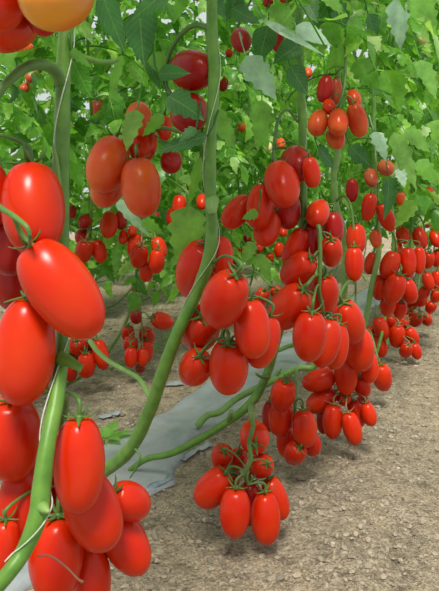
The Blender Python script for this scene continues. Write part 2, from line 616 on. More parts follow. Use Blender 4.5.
# cut stub, side petioles, nodes
child_tube(p1, 'cut_stub', [(60, 358, .43, 15), (70, 362, .425, 11), (78, 367, .42, 8), (82, 369, .42, 9)], 'stem')
child_tube(p1, 'petiole', [(66, 52, .48, 9), (78, 56, .485, 8), (95, 61, .50, 6), (110, 62, .52, 5), (117, 60, .53, 4)], 'stem')
child_tube(p1, 'dry_twig', [(38, 556, .375, 2), (50, 556, .37, 2), (65, 566, .365, 2), (78, 579, .36, 1.8), (83, 582, .36, 3.2)], 'twig')
child_tube(p1, 'node', [(41, 506, .386, 14), (45, 509, .378, 9), (49, 512, .374, 3)], 'stem_pale')
child_tube(p1, 'petiole', [(57, 215, .468, 3), (58, 185, .462, 7), (56, 160, .46, 5), (53, 146, .455, 2)], 'stem_pale')
child_tube(p2, 'side_shoot', [(152, 402, .80, 6), (146, 390, .82, 6), (138, 378, .84, 5), (124, 370, .88, 5), (110, 362, .92, 5), (98, 352, .96, 5), (90, 341, 1.0, 5)], 'stem_pale')
child_tube(p2, 'tendril', [(133, 446, .83, 3), (140, 456, .82, 2.5), (136, 468, .82, 2), (130, 478, .83, 1.5)], 'stalk')
child_tube(p2, 'node', [(212, 200, .72, 15), (212, 207, .712, 12), (213, 214, .71, 8)], 'stem_pale')
child_tube(p3, 'cut_stub', [(268, 376, 1.10, 7), (262, 377, 1.08, 3), (256, 374, 1.07, 2.5)], 'stalk')
child_tube(p3, 'cut_stub', [(228, 421, 1.09, 6), (230, 415, 1.075, 5), (231, 411, 1.07, 4)], 'stem_pale')
child_tube(p4, 'cut_stub', [(276, 380, 1.375, 4), (278, 373, 1.37, 4), (281, 368, 1.37, 3)], 'stem_pale')
child_tube(p4, 'petiole', [(343, 237, 1.25, 5), (354, 238, 1.24, 4), (365, 236, 1.24, 3), (369, 234, 1.24, 3)], 'stem_pale')
child_tube(p4, 'petiole', [(345, 283, 1.25, 4), (352, 276, 1.24, 3), (362, 275, 1.24, 3), (366, 281, 1.24, 2)], 'stem_pale')
# stem the low left truss hangs from, tied to plant 3's creeping stem


def generic_plant(n, d, label, group, seed, z0, meshes, ztop=1.85):
    r = random.Random(seed)
    x = row_x(n, d) + r.uniform(-.03, .03)
    base = Vector((x, d, 0))
    root = plant_root(base, label, group)
    pts = [Vector((r.uniform(-.02, .02), r.uniform(-.02, .02), z)) for z in (ztop, 1.4, 1.0, 0.65, 0.4)]
    pts += [Vector((-0.04, -0.05, 0.16)), Vector((-0.13, -0.22, 0.03)), Vector((-0.25, -0.45, 0.015))]
    sp, sr = smooth_path(pts, [0.003, 0.0035, 0.004, 0.0045, 0.005, 0.005, 0.005, 0.0045], 5)
    v, f = tube_geo(sp, sr, 8)
    mesh_obj('stem', v, f, M['stem'], root)
    me = meshes[r.randrange(len(meshes))]
    o = bpy.data.objects.new('foliage', me)
    COL.objects.link(o)
    o.parent = root
    o.location = (0, 0, z0)
    o.rotation_euler = (0, 0, r.uniform(0, 6.28))
    k = r.uniform(0.92, 1.1)
    o.scale = (k, k, k)
    pl = dict(root=root, base=base, stem=[(p + base, q) for p, q in zip(sp, sr)], row=n)
    PLANTS.append(pl)
    return pl


def canopy_mesh(seed, prof, nleaf, reach, npairs):
    v, f, uv = canopy_geo(seed, 0.12, 1.5, nleaf, prof, reach, None, Vector((0, 0, 0)), npairs)
    o = mesh_obj('foliage', v, f, M['leaf'], None, uv)
    me = o.data
    bpy.data.objects.remove(o)
    return me


near_canopy = [canopy_mesh(100 + k, LOBES, 56, 0.20, 5) for k in range(4)]
far_canopy = [canopy_mesh(200 + k, LOBES_LOW, 64, 0.20, 5) for k in range(4)]

for k, d in enumerate((2.0, 2.35, 2.7, 3.05, 3.4, 3.8, 4.2, 4.6, 5.1)):
    generic_plant(1, d, 'leafy tomato plant along the path, farther down the front row', 'front row plants farther along the path', 300 + k, 0.37, near_canopy)
for k in range(15):
    generic_plant(2, 1.28 + 0.33 * k, 'leafy tomato plant in the second row behind the film strip', 'tomato plants of the second row', 330 + k, 0.37 if k < 2 else 0.17, near_canopy)
for k in range(14):
    generic_plant(3, 2.2 + 0.36 * k, 'leafy tomato plant in the third row, half hidden by the second', 'tomato plants of the third row', 360 + k, 0.12, far_canopy)
for n in (4,):
    for k in range(13):
        generic_plant(n, 0.1 + n * 0.8 + 0.42 * k, 'leafy tomato plant in the hazy rows at the very back', 'tomato plants of the back rows', 400 + 20 * n + k, 0.05, far_canopy)

# ------------------------------------------------------------------ tomatoes: read off the photograph, each with its own depth
# (centre x, centre y, length, width, stalk-end angle, layer, label, skin)
CL = []


def cluster(name, d, group, toms, stalk=None, plant=None, dry=False, few=False):
    CL.append(dict(name=name, d=d, group=group, toms=toms, stalk=stalk, plant=plant, dry=dry))


cluster('A0', .39, 'big tomatoes at the top left corner', [
    (2, -10, 84, 54, 15, 0, 'bright red tomato in the corner beside the orange one, cut by the frame', 'red'),
    (56, -5, 80, 70, 8, -.3, 'large orange tomato not yet fully red, above the thick front stem', 'amber'),
    (9, 21, 68, 58, 12, 1.0, 'red tomato half hidden under two others in the top corner', 'red'),
    (45, 14, 48, 34, 0, 1.4, 'sliver of red tomato peeping from under the orange one', 'crimson')],
    plant='p1')
cluster('A1', .43, 'large bunch in front of the thick stem', [
    (62, 289, 112, 64, -36, -.6, 'largest tomato, shiny and slanting, pointing right across the thick stem', 'red'),
    (33, 208, 94, 62, -9, .4, 'upright red tomato with arched green calyx above the slanting largest one', 'red'),
    (25, 350, 108, 60, 4, 0, 'long red tomato hanging straight under the slanting largest one', 'red'),
    (-9, 195, 66, 36, 0, 1, 'sliver of red tomato beside the upright one with arched calyx', 'red'),
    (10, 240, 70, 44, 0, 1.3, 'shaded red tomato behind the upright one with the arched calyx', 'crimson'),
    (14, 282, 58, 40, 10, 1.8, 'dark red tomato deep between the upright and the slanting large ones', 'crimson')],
    stalk=[(62, 88, .475, 13), (56, 72, .462, 13), (44, 65, .45, 12), (30, 66, .44, 11), (14, 76, .43, 10), (-2, 95, .42, 8), (-14, 130, .42, 6), (-14, 175, .415, 6), (-4, 203, .40, 6), (12, 215, .39, 6), (26, 226, .38, 5), (30, 236, .38, 4)],
    plant='p1')
cluster('A2', .45, 'low bunch around the foot of the thick stem', [
    (79, 464, 96, 51, 0, -.5, 'tall glossy tomato with spiky green calyx right of the thick stem', 'red'),
    (12, 438, 88, 58, 4, .4, 'big tomato left of the thick stem under the long hanging one', 'red'),
    (93, 509, 84, 54, -22, .25, 'tomato tucked behind the tall glossy one with the spiky calyx', 'red'),
    (57, 557, 86, 54, 2, .8, 'tomato over the bottom edge with dark calyx behind the dry twig', 'red'),
    (129, 501, 48, 36, -35, 1.5, 'short tomato with calyx at its left, beside the soil', 'red'),
    (127, 543, 66, 42, -30, 1.3, 'slanted lowest right tomato of the low bunch, above bare soil', 'red'),
    (92, 577, 68, 38, -6, 1.5, 'tomato at the bottom edge below the tucked one', 'red'),
    (20, 503, 72, 42, 0, .9, 'shaded tomato directly behind the thick stem', 'red'),
    (3, 549, 62, 32, 6, 1.1, 'tomato beyond the lower bend of the thick stem', 'red'),
    (47, 492, 72, 38, 0, 1.5, 'dark shaded tomato in the middle of the low bunch', 'crimson')],
    stalk=[(60, 395, .45, 6), (66, 400, .47, 7), (62, 430, .485, 7), (60, 470, .49, 7), (62, 505, .485, 6), (66, 530, .48, 5)], plant='p1')
cluster('B', .72, 'bunch of eight on the leaning stem', [
    (225, 299, 63, 45, 22, -.2, 'glossy tomato at the bend of the leaning stem, topmost in front', 'red'),
    (252, 328, 60, 37, -5, .0, 'smooth upright tomato, right front of the bunch by the leaning stem', 'red'),
    (228, 367, 58, 40, 0, .1, 'lowest front tomato of the bunch, dark stalk knot above it', 'red'),
    (198, 270, 62, 44, 20, 1.1, 'tomato partly behind the leaning stem at its bend', 'red'),
    (200, 328, 50, 42, 10, 1.0, 'tomato under the topmost, right of the leaning stem', 'red'),
    (195, 367, 42, 33, 20, .8, 'small round lowest tomato close to the leaning stem', 'red'),
    (263, 341, 54, 34, 15, 1.0, 'tomato peeping out behind the smooth upright one', 'red'),
    (220, 256, 42, 26, 0, 1.8, 'sliver of tomato behind the arching stalk at the bend', 'red')],
    stalk=[(210, 266, .735, 8), (224, 262, .75, 6), (236, 272, .765, 6), (236, 300, .77, 6), (226, 322, .765, 5), (222, 338, .76, 4)], plant='p2')
cluster('C', .93, 'bunch above the gap, against the straight stem', [
    (282, 184, 47, 35, -10, -.3, 'plump glossy tomato touching the straight stem, topmost in front', 'red'),
    (260, 206, 46, 28, 10, -.2, 'tomato with a small curled leaf on its flank', 'red'),
    (238, 212, 40, 26, 42, .3, 'tomato slanting outward beneath the small curled leaf', 'red'),
    (267, 229, 36, 27, 20, .8, 'tomato hanging lowest under the one with the curled leaf', 'red'),
    (287, 209, 40, 28, 0, 1.3, 'shaded tomato between plump glossy one and straight stem', 'crimson'),
    (297, 163, 38, 34, 0, 1.7, 'dull red tomato behind the straight stem, above the plump one', 'crimson'),
    (311, 172, 32, 18, -10, 1.5, 'narrow bright tomato on the far side of the straight stem', 'red')],
    stalk=[(298, 122, 1.0, 3), (288, 110, .99, 3), (279, 118, .985, 3.5), (275, 138, .98, 4), (273, 165, .985, 5), (270, 190, .985, 4), (266, 210, .98, 3)], plant='p3')
cluster('D', .98, 'tall bunch under the straight stem', [
    (289, 307, 52, 37, 32, -.4, 'tomato leaning right beside the gap, at left of the tall bunch', 'red'),
    (298, 270, 40, 30, 40, 0, 'tomato with dry calyx just below the foot of the straight stem', 'red'),
    (310, 336, 52, 34, 3, -.5, 'oval lowest front tomato of the tall bunch, pale sheen', 'red'),
    (323, 294, 44, 31, 0, .5, 'tomato behind the branching pale fruit stalk', 'red'),
    (325, 342, 50, 31, 12, .5, 'tomato pressed behind the oval lowest front one', 'red'),
    (336, 346, 46, 26, 8, 1.2, 'third tomato deep behind the oval lowest front one', 'red'),
    (318, 213, 29, 23, 30, 1.2, 'dull tomato with dry calyx right of the straight stem', 'red'),
    (331, 252, 31, 23, -10, .6, 'tomato with curly calyx left of the wavy pale stem', 'red'),
    (333, 229, 36, 22, 0, 1.3, 'tomato half behind the wavy pale stem', 'crimson'),
    (295, 247, 42, 22, 25, 1.2, 'tomato seen behind the foot of the straight stem', 'red'),
    (311, 240, 38, 22, 0, 1.6, 'shaded tomato above the branching pale fruit stalk', 'crimson')],
    stalk=[(304, 219, 1.0, 5), (312, 218, .975, 5), (319, 228, .955, 5), (320, 245, .945, 4.5), (320, 268, .94, 4.5), (319, 290, .95, 4), (323, 310, .98, 4), (322, 322, 1.0, 3)], plant='p3')
cluster('E', 1.15, 'bunch at the foot of the wavy stem', [
    (348, 322, 48, 33, -20, -.5, 'large glossy tomato at the foot of the wavy pale stem', 'red'),
    (359, 349, 46, 30, -8, .4, 'tomato below and behind the large glossy one by the wavy stem', 'red'),
    (346, 373, 44, 24, 0, .6, 'long tomato hanging under the tall bunch, above the low heap', 'red'),
    (354, 264, 35, 19, 0, .7, 'upright tomato close on the right of the wavy pale stem', 'red'),
    (356, 239, 32, 20, 0, .9, 'tomato behind the little side shoot of the wavy stem', 'red'),
    (369, 367, 32, 18, 0, 1.2, 'tomato deep behind the large glossy one, low down', 'red')], plant='p4')
cluster('F', .86, 'low bunch resting on bare soil in front', [
    (213, 487, 48, 32, 36, 0, 'tomato slanting outward, left side of the bunch resting on soil', 'red'),
    (235, 512, 50, 31, 2, -.4, 'upright front tomato on soil, left of the lowest one', 'red'),
    (266, 517, 52, 30, -2, -.5, 'lowest tomato of all, upright on bare soil', 'red'),
    (276, 498, 44, 24, -20, .6, 'tomato leaning out behind the lowest one on soil', 'red'),
    (222, 457, 29, 23, 10, .7, 'round tomato at left of the green branching stalk', 'red'),
    (238, 459, 25, 19, 0, 1.0, 'small tomato tight between stalk and round tomato', 'red'),
    (254, 436, 30, 30, 10, .6, 'round tomato facing forward with calyx, top of the low bunch', 'red'),
    (261, 465, 28, 24, 30, .5, 'round tomato with open calyx at right of the branching stalk', 'red'),
    (231, 479, 26, 20, 0, 1.2, 'little tomato mostly hidden inside the low bunch', 'crimson'),
    (250, 503, 44, 24, 0, .9, 'shaded tomato between the two upright ones on soil', 'crimson')],
    stalk=[(251, 405, 1.085, 6), (251, 412, .96, 5.5), (253, 426, .835, 4.5), (249, 443, .822, 4.5), (251, 459, .822, 4), (246, 473, .828, 3.5), (248, 485, .84, 3)], plant='p3')
cluster('G', 1.06, 'small bunch hanging to the soil from the creeping stem', [
    (283, 395, 36, 25, 8, -.4, 'topmost tomato hanging by itself below the creeping stems', 'red'),
    (281, 418, 38, 25, 5, .4, 'tomato right under the topmost of the small hanging bunch', 'red'),
    (305, 428, 38, 24, -5, -.3, 'long tomato at right of the small bunch on soil', 'red'),
    (295, 453, 28, 22, 15, -.1, 'short round tomato touching the soil, lowest of the small bunch', 'red'),
    (286, 440, 34, 20, 0, .7, 'shaded tomato behind the short round one on soil', 'red'),
    (312, 444, 26, 18, -10, .6, 'tomato tip peeping beneath the long one at right', 'red'),
    (270, 416, 30, 16, 0, 1.0, 'narrow shaded tomato at the edge of the small bunch', 'crimson')],
    stalk=[(296, 370, 1.35, 4), (296, 374, 1.2, 4), (295, 382, 1.12, 4), (295, 400, 1.09, 4), (295, 418, 1.085, 3), (295, 432, 1.08, 3)], plant='p4')
cluster('H', 1.2, 'heap of small tomatoes on the soil by the path', [
    (319, 380, 34, 22, 72, -.3, 'tomato lying sideways on top of the heap by the path', 'red'),
    (322, 400, 34, 22, 55, -.3, 'tomato lying aslant just below the sideways one', 'red'),
    (333, 421, 35, 20.5, 3, -.4, 'upright oval tomato in front of the heap by the path', 'red'),
    (352, 428, 34, 19, -15, -.5, 'tomato reaching lowest onto the path from the heap', 'red'),
    (357, 413, 28, 16, -20, .4, 'tomato behind the one reaching lowest onto the path', 'red'),
    (369, 414, 24, 15, -15, .3, 'tomato at the path side of the heap, outermost', 'red'),
    (362, 386, 25, 17, -20, -.2, 'tomato with calyx under the long hanging one, top of the heap', 'red'),
    (344, 399, 16, 14, 0, .3, 'small round tomato amid dry stalks in the heap', 'red'),
    (362, 403, 17, 14, 0, .6, 'small tomato between dry stalks and the outermost one', 'red'),
    (323, 420, 27, 14, 0, 1.0, 'shaded narrow tomato at the back of the heap', 'crimson')], plant='p4', dry=True)
cluster('D9', 1.5, None, [
    (382, 377, 30, 20, -15, 0, 'single tomato set apart on the path beside the heap', 'red')], plant='p5')
cluster('I', 1.62, 'dense bunch on the slender leaning stem', [
    (394, 289, 32, 21, 15, -.6, 'shiny front tomato of the dense bunch right of the slender stem', 'red'),
    (390, 265, 30, 19, 20, -.4, 'tomato above the shiny front one, next to the slender stem', 'red'),
    (408, 262, 31, 17, 0, -.3, 'tall narrow tomato, upper middle of the dense bunch', 'red'),
    (409, 291, 26, 17, -20, .1, 'tomato just right of the shiny front one', 'red'),
    (419, 260, 28, 13, 0, .5, 'slim tomato behind the tall narrow one', 'red'),
    (380, 287, 26, 16, 10, .5, 'tomato touching the slender leaning stem on its right', 'red'),
    (371, 263, 23, 13, 15, .4, 'tomato touching the slender leaning stem on its left', 'red'),
    (388, 306, 22, 16, 0, .8, 'tomato in shade under the shiny front one', 'red'),
    (400, 309, 20, 14, 0, 1.0, 'tomato in shade under its right neighbour', 'red')], plant='p5')
cluster('I2', 1.95, 'low heap at the path edge beyond the slender stem', [
    (381, 328, 24, 15, -20, -.3, 'tomato at near end of the low heap beyond the slender stem', 'red'),
    (397, 336, 24, 16, 0, -.3, 'plump middle tomato of the low heap at the path edge', 'red'),
    (406, 350, 17, 13, 0, -.5, 'small tomato lying lowest on the path edge', 'red'),
    (416, 351, 17, 11, -15, -.3, 'small tomato beside the lowest one on the path edge', 'red'),
    (412, 336, 20, 13, -30, .1, 'tilted tomato above the two lowest ones', 'red'),
    (390, 323, 18, 13, 0, .6, 'small tomato behind the plump middle one', 'red'),
    (380, 346, 22, 14, -10, -.1, 'tomato on soil below the near end of the low heap', 'red'),
    (371, 335, 20, 13, 0, .8, 'tomato half hidden by the slender stem near the soil', 'red'),
    (402, 324, 16, 12, 20, .7, 'small tomato in the back of the low heap', 'red')], plant=None, dry=True)
cluster('I3', 2.35, 'farther low heap along the path edge', [
    (416, 320, 15, 13, 10, -.2, 'small round tomato, front of the farther low heap', 'red'),
    (427, 320, 14, 11, -30, 0, 'small tilted tomato nearest the path in the farther low heap', 'red'),
    (408, 315, 15, 12, 0, .2, 'small tomato joining the two low heaps', 'red'),
    (421, 300, 15, 12, 0, .3, 'small tomato on top of the farther low heap', 'red'),
    (431, 307, 14, 11, 0, .3, 'small tomato at the frame side of the farther low heap', 'red'),
    (412, 304, 14, 12, 0, .5, 'small shaded tomato at the back of the farther low heap', 'red')], dry=True)
cluster('J', 2.1, 'bunches at the right edge above the path', [
    (420, 238, 22, 15, -5, -.4, 'plump tomato hanging free at upper right above the dense bunch', 'red'),
    (403, 235, 17, 14, 0, 0, 'roundish tomato left of the plump free hanging one', 'red'),
    (397, 247, 15, 11, 0, .3, 'small tomato behind the roundish one', 'red'),
    (428, 260, 18, 13, 0, .2, 'tomato below the plump free hanging one', 'red'),
    (437, 258, 18, 12, 0, .4, 'tomato cut by the frame below the plump one', 'red'),
    (436, 238, 18, 13, 0, .2, 'tomato cut by the frame beside the plump one', 'red'),
    (428, 281, 19, 12, -15, .2, 'tomato just right of the slim dense ones, midway down', 'red'),
    (437, 280, 20, 12, 0, .5, 'tomato cut by the frame midway down', 'red'),
    (424, 293, 15, 11, 0, .3, 'small tomato under the midway ones', 'red'),
    (436, 296, 15, 11, 0, .5, 'small tomato cut by the frame, lowest of the bunches', 'red')])
cluster('J2', 2.2, 'tomatoes among leaves at upper right', [
    (428, 195, 17, 14, 20, -.2, 'bright tomato among leaves near the right frame edge', 'red'),
    (426, 222, 12, 9, 0, .2, 'tiny tomato under the bright one among leaves', 'red'),
    (418, 174, 10, 8, 0, .6, 'tiny dark tomato in leaf shade above the bright one', 'crimson'),
    (414, 207, 11, 9, 0, .6, 'tiny tomato beside a thin branch among leaves', 'crimson'),
    (436, 214, 12, 9, 0, .5, 'tiny tomato at the frame edge among leaves', 'red')])
cluster('K', 1.5, 'shaded bunch under leaves right of the wavy stem', [
    (369, 207, 29, 15, 10, -.3, 'long tomato hanging in leaf shade by the slender stem top', 'red'),
    (386, 217, 30, 16, -25, -.2, 'slanting tomato below the dark leaf at right', 'red'),
    (352, 190, 24, 13, 0, .4, 'dull narrow tomato next to the wavy stem in shade', 'crimson'),
    (386, 168, 17, 16, 0, .2, 'brownish orange tomato on top under the bright leaf', 'brown'),
    (371, 178, 19, 14, 0, .6, 'dark brownish tomato under leaves above the long one', 'brown'),
    (401, 199, 14, 9, 0, .3, 'small orange tomato peeping from behind the dark leaf', 'orange'),
    (376, 239, 18, 12, 0, .6, 'orange tinged tomato under the long shaded one', 'orange')], plant='p5')
cluster('L', 1.12, 'bunch hanging high before bright leaves', [
    (318, 123, 28, 20, 20, -.1, 'orange-red tomato, left of the high bunch before bright leaves', 'orange'),
    (338, 122, 29, 21, 8, -.6, 'orange-red middle tomato in front of the high bunch', 'orange'),
    (357, 120, 35, 20, -15, -.2, 'longest tomato, right of the high bunch', 'orange'),
    (336, 138, 24, 19, 0, .7, 'orange tomato lowest in the high bunch', 'orange'),
    (354, 99, 20, 14, -10, .4, 'tomato above the longest in the high bunch', 'orange'),
    (325, 89, 28, 17, 8, .7, 'dark red tomato at top of the high bunch', 'crimson'),
    (336, 91, 27, 13, 0, 1.1, 'brownish tomato beside the dark red top one', 'brown'),
    (329, 107, 17, 13, 0, .6, 'small tomato in the middle of the high bunch', 'red')],
    stalk=[(338, 40, 1.255, 2.5), (342, 32, 1.2, 2.5), (345, 50, 1.15, 2.5), (345, 80, 1.13, 3), (342, 97, 1.12, 3), (338, 108, 1.12, 2.5)], plant='p4')
cluster('M', .84, 'bunch of orange-red tomatoes under a leaf', [
    (108, 164, 58, 41, 10, -.3, 'large smooth tomato at left of the bunch with a leaf on it', 'orange'),
    (141, 187, 60, 40, -10, -.4, 'lowest tomato of the bunch with a leaf on it, orange flush', 'orange'),
    (107, 187, 42, 34, 5, .8, 'tomato behind and below the large smooth one', 'orange'),
    (139, 119, 36, 27, -8, .8, 'tomato with pale top behind the hanging leaf', 'orange'),
    (143, 142, 42, 30, 0, 1.1, 'tomato between the leafy one and the lowest', 'red'),
    (171, 161, 26, 22, 0, 1.2, 'dark tomato in shade beside the long stem', 'crimson'),
    (165, 128, 25, 15, 0, 1.4, 'small shaded tomato under the lobed leaf', 'red')],
    stalk=[(209, 140, .73, 3), (196, 136, .76, 3), (180, 132, .80, 4), (162, 128, .84, 4), (150, 134, .865, 4), (140, 146, .87, 4), (134, 160, .87, 3)], plant='p2')
cluster('N', .74, 'dark tomatoes in shade left of the tall stem', [
    (193, 70, 48, 41, -62, 0, 'dark crimson tomato with pale sheen, half behind the tall stem', 'crimson'),
    (189, 113, 42, 38, 12, .3, 'dark crimson tomato with a lobed leaf over it', 'crimson')],
    stalk=[(211, 30, .72, 6), (203, 26, .73, 6), (192, 26, .74, 6), (180, 36, .75, 5), (171, 50, .76, 5), (166, 66, .77, 4), (166, 84, .78, 4), (172, 95, .78, 3)], plant='p2')
cluster('O', 1.62, 'second-row bunch seen right of the thick stem', [
    (109, 225, 26, 18, 0, -.3, 'tomato on the right of the second-row bunch with dry brown stalks', 'red'),
    (84, 251, 25, 18, 20, -.2, 'tomato next to the thick stem, low in the dry-stalked bunch', 'red'),
    (99, 251, 24, 15, -15, -.1, 'lowest tomato in the dry-stalked second-row bunch', 'red'),
    (85, 221, 15, 14, 0, .4, 'small dim tomato at top of the dry-stalked bunch', 'crimson'),
    (82, 236, 16, 14, 0, .7, 'small dim tomato behind brown dry stalks', 'crimson'),
    (72, 212, 13, 9, 0, .6, 'tiny tomato beside the thick stem at top of the bunch', 'crimson')], dry=True)
cluster('P', 1.62, 'second-row bunch above the path gap', [
    (139, 256, 25, 18, 15, -.3, 'front tomato of the second-row bunch above the path gap', 'red'),
    (157, 261, 25, 16.5, 5, -.3, 'right front tomato of the second-row bunch above the path gap', 'red'),
    (146, 271, 22, 14.5, 0, 0, 'lowest tomato of the second-row bunch above the path gap', 'red'),
    (134, 245, 24, 15, 10, .5, 'tomato behind the front one of the second-row bunch', 'red'),
    (159, 248, 23, 15, -20, .5, 'upper right tomato of the second-row bunch above the gap', 'red'),
    (123, 237, 14, 10, 0, .6, 'small tomato left of the second-row bunch above the gap', 'red'),
    (132, 231, 10, 9, 0, .8, 'tiny tomato on top of the second-row bunch', 'red'),
    (121, 220, 20, 12, 0, 1.2, 'dark tomato in shade above the second-row bunch', 'crimson')], dry=True)
cluster('P2', 1.8, 'second-row tomatoes left of the leaning stem', [
    (179, 205, 21, 14, 5, -.2, 'tomato among leaves just above the yellow-green leaf', 'red'),
    (172, 217, 18, 13, 0, .2, 'tomato under its neighbour, above the yellow-green leaf', 'red'),
    (202, 202, 16, 12, 0, .2, 'tomato peeping past the node of the tall stem', 'red')])
cluster('Q', 1.74, 'second-row truss hanging low over the soil', [
    (162, 321, 23, 17, -62, -.2, 'tomato sticking out sideways from the low second-row truss', 'red'),
    (136, 317, 15, 12, 0, .3, 'small topmost tomato of the low second-row truss', 'crimson'),
    (128, 333, 18, 13.5, 10, .2, 'upper left tomato of the low second-row truss', 'red'),
    (147, 336, 20, 16, -5, .1, 'upper right tomato of the low second-row truss', 'red'),
    (131, 345, 20, 15, 5, -.1, 'middle left tomato of the low second-row truss', 'red'),
    (147, 351, 22, 13, 0, .1, 'middle right tomato of the low second-row truss', 'red'),
    (131, 357, 21, 13.5, 0, -.5, 'front left tomato near the bottom of the low truss', 'red'),
    (142.5, 357, 19, 12, 0, -.4, 'front right tomato near the bottom of the low truss', 'red'),
    (140, 368, 11, 10, 0, .2, 'tip of a tomato hanging lowest in the second-row truss', 'crimson')],
    dry=True)
cluster('R', 1.62, 'second-row bunch on soil behind the largest tomato', [
    (86, 365, 27, 18, 0, -.4, 'front tomato of the bunch on soil behind the cut stub', 'red'),
    (101, 354, 31, 16, -15, -.1, 'long tomato behind the pale side shoot', 'red'),
    (78, 346, 22, 18, 10, .3, 'tomato just under the tip of the largest tomato', 'red'),
    (70, 372, 21, 15, 0, .1, 'low tomato next to the cut stub of the thick stem', 'red'),
    (92, 346, 17, 14, 0, .7, 'tomato at back of the bunch by the side shoot', 'crimson'),
    (71, 359, 20, 16, 0, .9, 'shaded tomato behind the cut stub', 'crimson')])
cluster('S', 1.25, None, [
    (241, 40, 27, 21, -10, 0, 'dark red tomato with spiky calyx high up left of the pale leaf', 'crimson')], plant='p3')
cluster('S2', 1.15, 'tomatoes under leaves at the top of the straight stem', [
    (268, 2, 12, 11, 0, 0, 'tomato bit at the top frame edge over the bright leaf', 'crimson'),
    (283, 3, 14, 12, 0, .1, 'larger tomato bit at the top frame edge over the bright leaf', 'crimson'),
    (278, 41, 22, 13, 0, .4, 'shaded tomato between the olive and dark leaves', 'crimson')], plant='p3')
cluster('U', 2.0, 'small far tomatoes among upper leaves', [
    (98, 110, 24, 16, 5, 0, 'brownish red tomato in the leaves left of the orange bunch', 'brown'),
    (98, 135, 19, 14, 0, .3, 'dark tomato below the brownish red one in leaves', 'crimson'),
    (124, 80, 13, 11, 0, .2, 'small orange-red tomato under the big hanging dark leaf', 'orange')])
cluster('U2', 2.0, 'small far tomatoes under the top left corner', [
    (29, 51, 15, 15, 0, 0, 'reddish tomato just below the top corner tomatoes, among leaves', 'orange'),
    (32, 76, 16, 13, 0, .2, 'dull tomato under the arching fruit stalk at left', 'brown'),
    (25, 88, 12, 10, 0, .4, 'brown withered little tomato under the arching stalk', 'brown')], dry=True)
cluster('U3', 2.4, 'small far tomatoes seen through leaves at top', [
    (181, 24, 10, 8, 0, 0, 'tiny far tomato in the bright gap above the dark pair', 'orange'),
    (222, 81, 22, 13, 0, -.3, 'dark tomato just right of the tall stem, high up', 'crimson'),
    (229, 53, 10, 8, 0, .2, 'tiny red tomato below left of the spiky dark one', 'red'),
    (242, 127, 11, 10, 0, 0, 'tiny orange tomato alone in bright leaves at mid height', 'orange'),
    (268, 147, 11, 9, 0, .1, 'tiny pale unripe tomato above the plump glossy one', 'pale'),
    (281, 144, 12, 9, 0, 0, 'tiny orange tomato near the thin arching stalk', 'orange'),
    (308, 73, 12, 9, 0, .2, 'tiny orange tomato beyond the straight stem, high up', 'orange')])
cluster('U4', 1.5, 'unripe tomatoes among bright leaves', [
    (350, 47, 12, 8, 0, 0, 'tiny pale unripe tomato above the high bunch', 'pale'),
    (423, 38, 13, 10, 0, .2, 'pale unripe tomato high at right among bright leaves', 'pale')])
cluster('V', 2.6, 'tiny tomatoes far back in the central gap', [
    (239, 250, 13, 11, 0, 0, 'tiny far tomato left of the small hanging leaf', 'red'),
    (259, 246, 13, 10, 0, .1, 'tiny far tomato right of the small hanging leaf', 'red'),
    (270, 258, 12, 9, 0, .2, 'tiny far tomato above the bright low leaf', 'red'),
    (279, 250, 16, 10, 0, -.1, 'slim far tomato nearest the straight stem in the gap', 'red'),
    (255, 256, 10, 8, 0, .2, 'tiny far tomato just under the small hanging leaf', 'red'),
    (283, 231, 12, 10, 0, .2, 'tiny far tomato high in the gap by the straight stem', 'red'),
    (242, 233, 10, 9, 0, .2, 'tiny far tomato high in the gap by the arching stalk', 'red'),
    (233, 263, 10, 8, 0, .3, 'tiny far tomato low at the arching stalk', 'red'),
    (247, 238, 10, 8, 0, .6, 'tiny dim tomato far back above the hanging leaf', 'crimson'),
    (266, 239, 10, 8, 0, .6, 'tiny dim tomato far back below the lowest upper one', 'crimson')])
cluster('V2', 2.3, 'far tomatoes low in the central gap', [
    (262, 297, 19, 15, 10, 0, 'far tomato on soil seen behind the smooth upright one', 'red'),
    (276, 292, 13, 12, 0, .2, 'smaller far tomato on soil left of the leaning one', 'red')])
cluster('W', 2.8, 'far tomatoes in shade behind the middle', [
    (219, 218, 11, 9, 0, 0, 'tiny shaded tomato right of the tall stem, far back', 'crimson'),
    (190, 186, 10, 8, 0, 0, 'tiny shaded tomato left of the tall stem, far back', 'crimson'),
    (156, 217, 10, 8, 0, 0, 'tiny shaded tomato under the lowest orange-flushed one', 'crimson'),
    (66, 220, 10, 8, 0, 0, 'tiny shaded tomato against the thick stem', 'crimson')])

tom = []
for c in CL:
    for t in c['toms']:
        d0 = c['d'] + t[5] * 0.55 * t[3] * c['d'] / F
        tom.append(dict(c=c, cx=t[0], cy=t[1], L=t[2], W=t[3], ang=math.radians(t[4]), d=d0, key=d0, label=t[6], mat=t[7], n=len(tom)))
c = dict(name='X', d=3.6, group=None, toms=[], stalk=None, plant=None, dry=False, loose=True)
tom.append(dict(c=c, cx=135.5, cy=288, L=10, W=8, ang=math.radians(70), d=3.55, key=3.55, label='tiny fallen tomato lying alone on the soil between the rows', mat='red', n=len(tom)))


def axis_of(t):
    """unit vector towards the stalk end and the true length / width at depth t['d']"""
    W, L = t['W'] * t['d'] / F, t['L'] * t['d'] / F
    full = max(L, 1.55 * W)
    ct = math.sqrt(max(0.0, min(1.0, (L * L - W * W) / max(full * full - W * W, 1e-9))))
    if L >= 1.55 * W:
        ct = 1.0
    st = math.sqrt(1 - ct * ct)
    s = 1 if t['cy'] > 250 else -1
    if t['c']['name'] == 'A0':
        s = -1
    a = t['ang']
    return Vector((math.sin(a) * ct, -s * st, math.cos(a) * ct)), full, W


